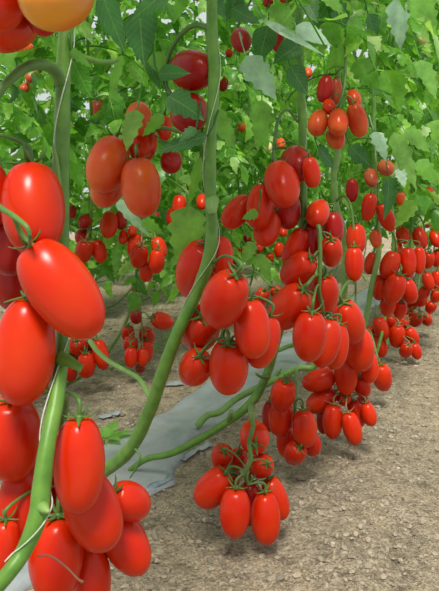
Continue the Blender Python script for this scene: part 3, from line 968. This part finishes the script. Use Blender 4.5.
def capsule(t):
    ax, L, W = axis_of(t)
    c = P(t['cx'], t['cy'], t['d'])
    h = (L - W) / 2 * 0.9
    return [np.array(c + ax * (h * k)) for k in (-1, -.5, 0, .5, 1)], W / 2 * 0.97


stem_pts = []
for pl in (p1, p2, p3, p4, p5):
    for p, r in pl['stem']:
        stem_pts.append((np.array(p), r))
stem_arr = np.array([p for p, r in stem_pts])
stem_rad = np.array([r for p, r in stem_pts])
order = sorted(tom, key=lambda t: (t['key'], t['n']))
stem_side = {}
for it in range(60):
    moved = 0.0
    caps = [capsule(t) for t in order]
    cen = np.array([c[0][2] for c in caps])
    ext = np.array([np.linalg.norm(c[0][4] - c[0][2]) + c[1] for c in caps])
    for i in range(len(order)):
        dist = np.linalg.norm(cen[i + 1:] - cen[i], axis=1)
        for j in np.nonzero(dist < ext[i + 1:] + ext[i])[0] + i + 1:
            A, B = np.array(caps[i][0]), np.array(caps[j][0])
            dd = np.linalg.norm(A[:, None] - B[None], axis=2).min()
            pen = caps[i][1] + caps[j][1] - dd
            if pen > 0.0005:
                order[i]['d'] -= 0.22 * pen
                order[j]['d'] += 0.30 * pen
                moved = max(moved, pen)
    for i, t in enumerate(order):
        A = np.array(capsule(t)[0])
        D = np.linalg.norm(A[:, None] - stem_arr[None], axis=2) - stem_rad[None] - caps[i][1]
        k = np.unravel_index(np.argmin(D), D.shape)
        if D[k] < 0:
            s = stem_side.setdefault((t['n'], int(k[1]) // 60), 1 if t['key'] > stem_arr[k[1]][1] else -1)
            t['d'] += s * 0.5 * -D[k]
    if moved < 0.001 and it > 10:
        break
# nothing dips into the soil
for t in order:
    for _ in range(40):
        pts, r = capsule(t)
        low = min(p[2] - r - ground_h(p[0], p[1]) for p in pts)
        if low >= -0.002:
            break
        t['d'] *= 0.995


def tomato_mesh(L, W, rg, seg=26, rings=20):
    b = rg.uniform(-0.05, 0.05)
    ba = rg.uniform(0, 6.28)
    k = rg.uniform(-0.10, 0.16)
    ph = rg.uniform(0, 6.28)
    tip = rg.uniform(0.0, 0.05)
    vs, uv = [], []
    for i in range(rings + 1):
        u = i / rings
        th = math.pi * u
        z = -math.cos(th)
        r = math.sin(th) ** 0.80
        r *= 1 + k * z * 0.5
        zz = z
        if z > 0.86:                                   # shallow dimple round the stalk
            zz = 0.86 + (z - 0.86) * 0.75 - 0.06 * max(0, (z - 0.955)) / 0.045
        if z < -0.93:
            zz = z - tip * (-z - 0.93) / 0.07
        top = max(0.0, (u - 0.62) / 0.38)
        for s in range(seg):
            a = 2 * math.pi * s / seg
            rr = r * (1 + 0.022 * math.cos(3 * a + ph) * (0.4 + top) + 0.03 * top * math.cos(5 * a + ph * 2))
            ox = b * (1 - z * z)
            vs.append(((rr * math.cos(a) + ox * math.cos(ba)) * W / 2, (rr * math.sin(a) + ox * math.sin(ba)) * W / 2, zz * L / 2))
            uv.append((s / seg, u))
    fs = []
    for i in range(rings):
        for s in range(seg):
            s2 = (s + 1) % seg
            if i == 0:
                if s:
                    continue
            fs.append((i * seg + s, i * seg + s2, (i + 1) * seg + s2, (i + 1) * seg + s))
    # first and last rings are collapsed points: keep quads degenerate-free
    fs = []
    bot = len(vs)
    vs.append((0, 0, -(1 + tip) * L / 2))
    uv.append((.5, 0))
    topi = len(vs)
    vs.append((0, 0, (0.86 + 0.14 * 0.75 - 0.075) * L / 2))
    uv.append((.5, 1))
    for i in range(1, rings - 1):
        for s in range(seg):
            s2 = (s + 1) % seg
            fs.append((i * seg + s, i * seg + s2, (i + 1) * seg + s2, (i + 1) * seg + s))
    for s in range(seg):
        s2 = (s + 1) % seg
        fs.append((bot, seg + s2, seg + s))
        fs.append((topi, (rings - 1) * seg + s, (rings - 1) * seg + s2))
    keep = [k for k in range(len(vs)) if not (k < seg or rings * seg <= k < (rings + 1) * seg)]
    mp = {o: n for n, o in enumerate(keep)}
    return [vs[k] for k in keep], [tuple(mp[i] for i in f) for f in fs], [uv[k] for k in keep]


def calyx_geo(L, W, rg):
    """five or six narrow curling sepals around a knuckle"""
    vs, fs = [], []
    z0 = L / 2 * 0.945
    n = rg.choice((5, 5, 6))
    ln = W * rg.uniform(0.30, 0.46)
    for k in range(n):
        a = 2 * math.pi * k / n + rg.uniform(-.25, .25)
        l = ln * rg.uniform(0.8, 1.2)
        up = rg.uniform(0.1, 0.9)
        ca, sa = math.cos(a), math.sin(a)
        b = len(vs)
        m = 6
        for i in range(m + 1):
            t = i / m
            rr = 0.04 * W + l * t * (1 - 0.15 * t)
            # follow the shoulder, then flick up
            drop = -0.30 * (rr / (W / 2)) ** 2 * W * 0.5
            zz = z0 + 0.05 * W + drop + up * l * t * t
            hw = W * 0.042 * (1 - t) ** 0.7 * (0.5 + min(1, t * 4) * 0.5) + 0.0002
            for s, dz in ((-1, 0), (0, 0.25 * hw), (1, 0)):
                vs.append((rr * ca - s * hw * sa, rr * sa + s * hw * ca, zz + dz))
                
        th = 0.012 * W + 0.0003
        c0 = len(vs)
        for q in range(b, c0):
            x, y, z = vs[q]
            vs.append((x, y, z - th))
        nrow = m + 1
        for i in range(m):
            for s in range(2):
                p = b + i * 3 + s
                fs.append((p, p + 1, p + 4, p + 3))
                p2_ = c0 + i * 3 + s
                fs.append((p2_, p2_ + 3, p2_ + 4, p2_ + 1))
            for s in (0, 2):
                p, q = b + i * 3 + s, c0 + i * 3 + s
                fs.append((p, p + 3, q + 3, q) if s == 0 else (p, q, q + 3, p + 3))
        fs.append((b, c0, c0 + 1, b + 1))
        fs.append((b + 1, c0 + 1, c0 + 2, b + 2))
    # hub
    rr = W * 0.085
    b = len(vs)
    for z, r in ((z0 - 0.01 * W, rr), (z0 + 0.05 * W, rr * 0.9), (z0 + 0.09 * W, rr * 0.55)):
        for k in range(8):
            a = k * math.pi / 4
            vs.append((r * math.cos(a), r * math.sin(a), z))
    for i in range(2):
        for k in range(8):
            k2 = (k + 1) % 8
            fs.append((b + i * 8 + k, b + i * 8 + k2, b + i * 8 + 8 + k2, b + i * 8 + 8 + k))
    fs.append(tuple(b + 16 + k for k in range(8)))
    return vs, fs


by_cluster = {}
for t in tom:
    by_cluster.setdefault(t['c']['name'], []).append(t)

NAMED = dict(p1=p1, p2=p2, p3=p3, p4=p4, p5=p5)
for c in CL + [c]:
    ts = by_cluster[c['name']]
    info = []
    for t in ts:
        ax, L, W = axis_of(t)
        ctr = P(t['cx'], t['cy'], t['d'])
        info.append((t, ax, L, W, ctr))
    # ---- the fruit stalk of this truss, a part of the plant that bears it
    path = None
    if not c.get('loose'):
        if c['stalk']:
            path = [P(a, b, d) for a, b, d, w in c['stalk']]
            rads = [w * d / F / 2 for a, b, d, w in c['stalk']]
            pl = NAMED[c['plant']]
        else:
            tops = [ctr + ax * (L / 2) for t, ax, L, W, ctr in info]
            mx = sum((p.x for p in tops)) / len(tops)
            my = sum((i[4].y for i in info)) / len(info) + 0.010
            hi = max(p.z for p in tops) + 0.015
            lo = min(p.z for p in tops)
            T, B = Vector((mx, my, hi)), Vector((mx + 0.004, my, min(lo + 0.004, hi - 0.02)))
            cands = [NAMED[c['plant']]] if c['plant'] else PLANTS
            best = None
            for q in cands:
                for p, r in q['stem']:
                    if p.z < 0.05:
                        continue
                    s = ((p - T).xy.length) + 0.5 * abs(p.z - T.z - 0.03)
                    if best is None or s < best[0]:
                        best = (s, q, p)
            _, pl, S = best
            mid = S.lerp(T, 0.55) + Vector((0, 0, 0.025))
            path = [S, mid, T, T.lerp(B, 0.5) + Vector((0.004, 0, 0)), B]
            rr = 0.0024 if c['d'] < 1.4 else 0.0028
            rads = [rr * 1.1, rr, rr, rr * 0.9, rr * 0.7]
        sp, sr = smooth_path(path, rads, 7)
        v, f = tube_geo([p - pl['base'] for p in sp], sr, 8)
        mesh_obj('fruit_stalk', v, f, M['dry' if c['dry'] else 'stalk'], pl['root'])
        path = sp
    for t, ax, L, W, ctr in info:
        rg = random.Random(1000 + t['n'])
        vs, fs, uv = tomato_mesh(L, W, rg, *((34, 26) if t['W'] > 30 else (24, 18) if t['W'] > 15 else (16, 12)))
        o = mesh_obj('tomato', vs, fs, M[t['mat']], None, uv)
        rot = Vector((0, 0, 1)).rotation_difference(ax) @ Quaternion((0, 0, 1), rg.uniform(0, 6.28))
        o.matrix_world = Matrix.Translation(ctr) @ rot.to_matrix().to_4x4()
        tag(o, t['label'], 'tomato', c['group'])
        if c.get('loose'):
            continue
        green = M['dry'] if c['dry'] and rg.random() < 0.7 else M['calyx']
        cv, cf = calyx_geo(L, W, rg)
        mesh_obj('calyx', cv, cf, green, o)
        top = ctr + ax * (L / 2 * 0.95)
        q = min(path, key=lambda p: (p - top - ax * W * 0.25 - Vector((0, 0, 0.006))).length)
        out = top + ax * min(0.35 * W, 0.3 * (q - top).length + 0.003)
        m2 = out.lerp(q, 0.5) + Vector((0, 0, 0.12 * (q - out).length))
        inv = o.matrix_world.inverted()
        rw = max(0.0011, 0.038 * W)
        tube_obj('fruit_stem', [inv @ p for p in (top, out, m2, q)], [rw * 1.2, rw * 1.25, rw * 0.9, rw * 0.8], green, o, 7, 5)

# ------------------------------------------------------------------ single leaves that show plainly
def big_leaf(pl, bx, by, tx, ty, w, d, mat, label=None, d2=None, fold=0.2, curl=0.15, turn=0.0, shape=LOBES):
    d2 = d if d2 is None else d2
    a, b = P(bx, by, d), P(tx, ty, d2)
    u = (b - a)
    L = u.length
    u.normalize()
    nrm = (Vector((0, -1, 0)) + Vector((turn, 0, 0.35)))
    nrm = (nrm - u * nrm.dot(u)).normalized()
    vs, fs, uv = [], [], []
    prof = []
    for k in range(len(shape) - 1):                    # twice as many stations as the small leaves
        (t0, w0), (t1, w1) = shape[k], shape[k + 1]
        prof += [(t0, w0), ((t0 + t1) / 2, (w0 + w1) / 2 * 1.03)]
    prof.append(shape[-1])
    leaflet(vs, fs, uv, a, u, nrm, L, w * d / F, fold, curl, prof, random.uniform(-.35, .35))
    n0 = len(vs)
    # short stalk back to the stem line
    st = [a, a - u * L * 0.12 + Vector((0, 0.006, 0.012)), a - u * L * 0.2 + Vector((0, 0.02, 0.03))]
    v2, f2 = tube_geo(st, [0.0010, 0.0013, 0.0016], 5, n0)
    vs += v2
    fs += f2
    uv += [(0.1, 0.03)] * len(v2)
    bs = pl['base']
    o = mesh_obj('leaf', [p - bs for p in vs], fs, M[mat], pl['root'], uv)
    if label:
        o['label'] = label


LEAVES = [
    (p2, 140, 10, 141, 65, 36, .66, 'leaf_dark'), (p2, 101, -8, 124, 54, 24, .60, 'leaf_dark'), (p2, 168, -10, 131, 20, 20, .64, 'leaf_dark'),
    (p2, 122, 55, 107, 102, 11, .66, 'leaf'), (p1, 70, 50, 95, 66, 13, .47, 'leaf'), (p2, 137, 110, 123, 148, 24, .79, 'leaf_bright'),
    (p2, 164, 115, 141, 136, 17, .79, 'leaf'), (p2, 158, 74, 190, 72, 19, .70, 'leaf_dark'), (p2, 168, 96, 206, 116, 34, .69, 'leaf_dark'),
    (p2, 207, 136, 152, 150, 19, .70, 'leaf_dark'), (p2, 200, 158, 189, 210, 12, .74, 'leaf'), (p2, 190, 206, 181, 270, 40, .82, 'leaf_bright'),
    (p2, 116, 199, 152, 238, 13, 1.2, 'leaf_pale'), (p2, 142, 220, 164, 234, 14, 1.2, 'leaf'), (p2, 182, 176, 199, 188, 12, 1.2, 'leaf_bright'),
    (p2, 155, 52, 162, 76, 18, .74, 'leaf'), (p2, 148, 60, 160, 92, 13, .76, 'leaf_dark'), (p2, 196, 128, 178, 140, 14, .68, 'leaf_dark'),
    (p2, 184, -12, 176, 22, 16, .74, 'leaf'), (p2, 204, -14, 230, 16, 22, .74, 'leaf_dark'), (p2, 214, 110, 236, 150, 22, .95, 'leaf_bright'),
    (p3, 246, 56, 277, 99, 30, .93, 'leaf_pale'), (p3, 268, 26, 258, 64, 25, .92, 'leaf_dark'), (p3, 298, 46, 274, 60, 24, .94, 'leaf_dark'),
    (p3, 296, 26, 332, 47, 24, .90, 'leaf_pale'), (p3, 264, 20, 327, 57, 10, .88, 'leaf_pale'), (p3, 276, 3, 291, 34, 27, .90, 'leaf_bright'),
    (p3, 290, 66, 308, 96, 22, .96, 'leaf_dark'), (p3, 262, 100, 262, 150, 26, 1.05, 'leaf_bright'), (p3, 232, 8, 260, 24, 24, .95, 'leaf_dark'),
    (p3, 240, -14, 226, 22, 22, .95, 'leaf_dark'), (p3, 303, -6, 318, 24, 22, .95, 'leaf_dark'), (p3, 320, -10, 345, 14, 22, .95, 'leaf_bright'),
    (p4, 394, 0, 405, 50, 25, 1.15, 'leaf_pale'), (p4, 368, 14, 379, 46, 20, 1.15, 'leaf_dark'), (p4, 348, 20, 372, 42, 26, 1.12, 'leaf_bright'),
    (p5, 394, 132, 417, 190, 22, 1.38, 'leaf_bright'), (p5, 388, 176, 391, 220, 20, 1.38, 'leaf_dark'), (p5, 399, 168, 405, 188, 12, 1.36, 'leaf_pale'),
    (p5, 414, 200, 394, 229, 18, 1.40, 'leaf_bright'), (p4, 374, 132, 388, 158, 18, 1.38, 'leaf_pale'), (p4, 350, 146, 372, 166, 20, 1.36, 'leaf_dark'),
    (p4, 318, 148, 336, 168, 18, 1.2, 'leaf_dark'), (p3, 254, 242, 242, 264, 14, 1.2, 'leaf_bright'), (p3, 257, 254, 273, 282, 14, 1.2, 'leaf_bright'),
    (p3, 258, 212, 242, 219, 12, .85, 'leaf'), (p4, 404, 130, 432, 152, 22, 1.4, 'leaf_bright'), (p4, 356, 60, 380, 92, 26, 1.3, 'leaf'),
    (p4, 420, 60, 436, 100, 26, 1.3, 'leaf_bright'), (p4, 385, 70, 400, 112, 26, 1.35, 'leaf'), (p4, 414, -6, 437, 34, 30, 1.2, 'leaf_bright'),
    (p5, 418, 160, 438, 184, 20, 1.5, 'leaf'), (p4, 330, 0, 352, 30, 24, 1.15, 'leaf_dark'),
]
SAID = {0: 'broad dark leaf hanging with pointed tip', 5: 'bright leaf lying over the orange-red tomatoes', 8: 'dark lobed leaf over the dark shaded tomato', 11: 'yellow-green leaf with clear veins',
        21: 'pale bluish leaf', 24: 'shiny leaf, pale with glare', 33: 'large pale leaf', 36: 'bright leaf hanging over the shaded bunch'}
for k, (pl, bx, by, tx, ty, w, d, m) in enumerate(LEAVES):
    big_leaf(pl, bx, by, tx, ty, w, d, m, SAID.get(k), d + random.uniform(-.03, .03) * d, random.uniform(-.05, .35), random.uniform(-.05, .25), random.uniform(-.4, .4), OVAL if k in (0, 1, 2, 7, 15, 16, 19, 22, 23, 24, 25, 27) else LOBES)

# ------------------------------------------------------------------ canopies of the hand-built plants, kept off the fruit
boxes = [(t['cx'], t['cy'], max(t['W'] / 2, t['L'] / 2) + 3, t['d']) for t in tom if t['W'] > 12]


def keep_off(p):
    if p.y < 0.3:
        return True
    px, py = CX + p.x / p.y * F, HZ - (p.z - H) / p.y * F
    if p.y < 0.85 and -40 < px < 480 and py > -15:
        return True
    if py > 230 and p.y < 1.6:
        return True
    for (x, y, r, d) in boxes:
        if p.y < d + 0.02 and abs(px - x) < r and abs(py - y) < r:
            return True
    return False


canopy_for(p1, p1['stem'][0][0].x, p1['stem'][0][0].y, 0.78, 1.7, 30, 1, LOBES, keep_off, 0.25)  # out-of-view crown, made lower and fuller to shade the fruit
canopy_for(p2, p2['stem'][0][0].x, p2['stem'][0][0].y, 0.84, 1.8, 24, 2, LOBES, keep_off)  # crown mostly above view, started lower to shade the tomatoes beneath
canopy_for(p3, P(300, 0, 1.0).x, 1.03, 0.80, 1.8, 28, 3, LOBES, keep_off)
canopy_for(p4, P(338, 0, 1.26).x, 1.28, 0.74, 1.8, 40, 4, LOBES, keep_off, 0.165)
canopy_for(p5, P(374, 0, 1.6).x, 1.62, 0.66, 1.8, 46, 5, LOBES, keep_off, 0.165)

# ------------------------------------------------------------------ twine, weed, bits
def twine(pl, i0, i1, turns, label, phase=0.0):
    st = pl['stem'][i0:i1]
    pts = []
    n = len(st)
    for k, (p, r) in enumerate(st):
        tan = (st[min(k + 1, n - 1)][0] - st[max(k - 1, 0)][0]).normalized()
        s = tan.cross(Vector((0, 1, 0))).normalized()
        b = tan.cross(s)
        a = phase + turns * 2 * math.pi * k / n
        pts.append(p + (s * math.cos(a) + b * math.sin(a)) * (r * 1.12 + 0.0006))
    o = tube_obj('support_twine', pts, 0.00045, M['twine'], None, 6, 3)
    tag(o, label, 'twine', 'white twines the stems are tied up with')


twine(p1, 6, 110, 3.2, 'thin white twine wound round the thick stem nearest the camera', 2.0)
twine(p2, 8, 100, 2.6, 'thin white twine along the tall leaning stem', 2.6)
twine(p3, 8, 60, 2.0, 'thin white twine on the straight stem behind the plump tomato', 2.2)

weed = bpy.data.objects.new('weed', None)
COL.objects.link(weed)
wp = P(104, 440, H * F / (440 - HZ))
weed.location = (wp.x, wp.y, ground_h(wp.x, wp.y))
tag(weed, 'low green weed seedling on the soil left of the leaning stem', 'weed')
rgw = random.Random(5)
for k in range(6):
    vs, fs, uv = [], [], []
    a = k * 1.05 + .3
    u = Vector((math.cos(a), math.sin(a), rgw.uniform(.1, .5))).normalized()
    nr = Vector((0, 0, 1))
    nr = (nr - u * nr.dot(u)).normalized()
    leaflet(vs, fs, uv, Vector((0, 0, 0.005)) + u * 0.008, u, nr, rgw.uniform(.045, .075), .035, .2, .2, LOBES)
    mesh_obj('leaf', vs, fs, M['leaf_bright'], weed, uv)
tube_obj('stem', [(0, 0, -0.006), (0, 0, 0.012)], 0.002, M['stalk'], weed, 6, 3)
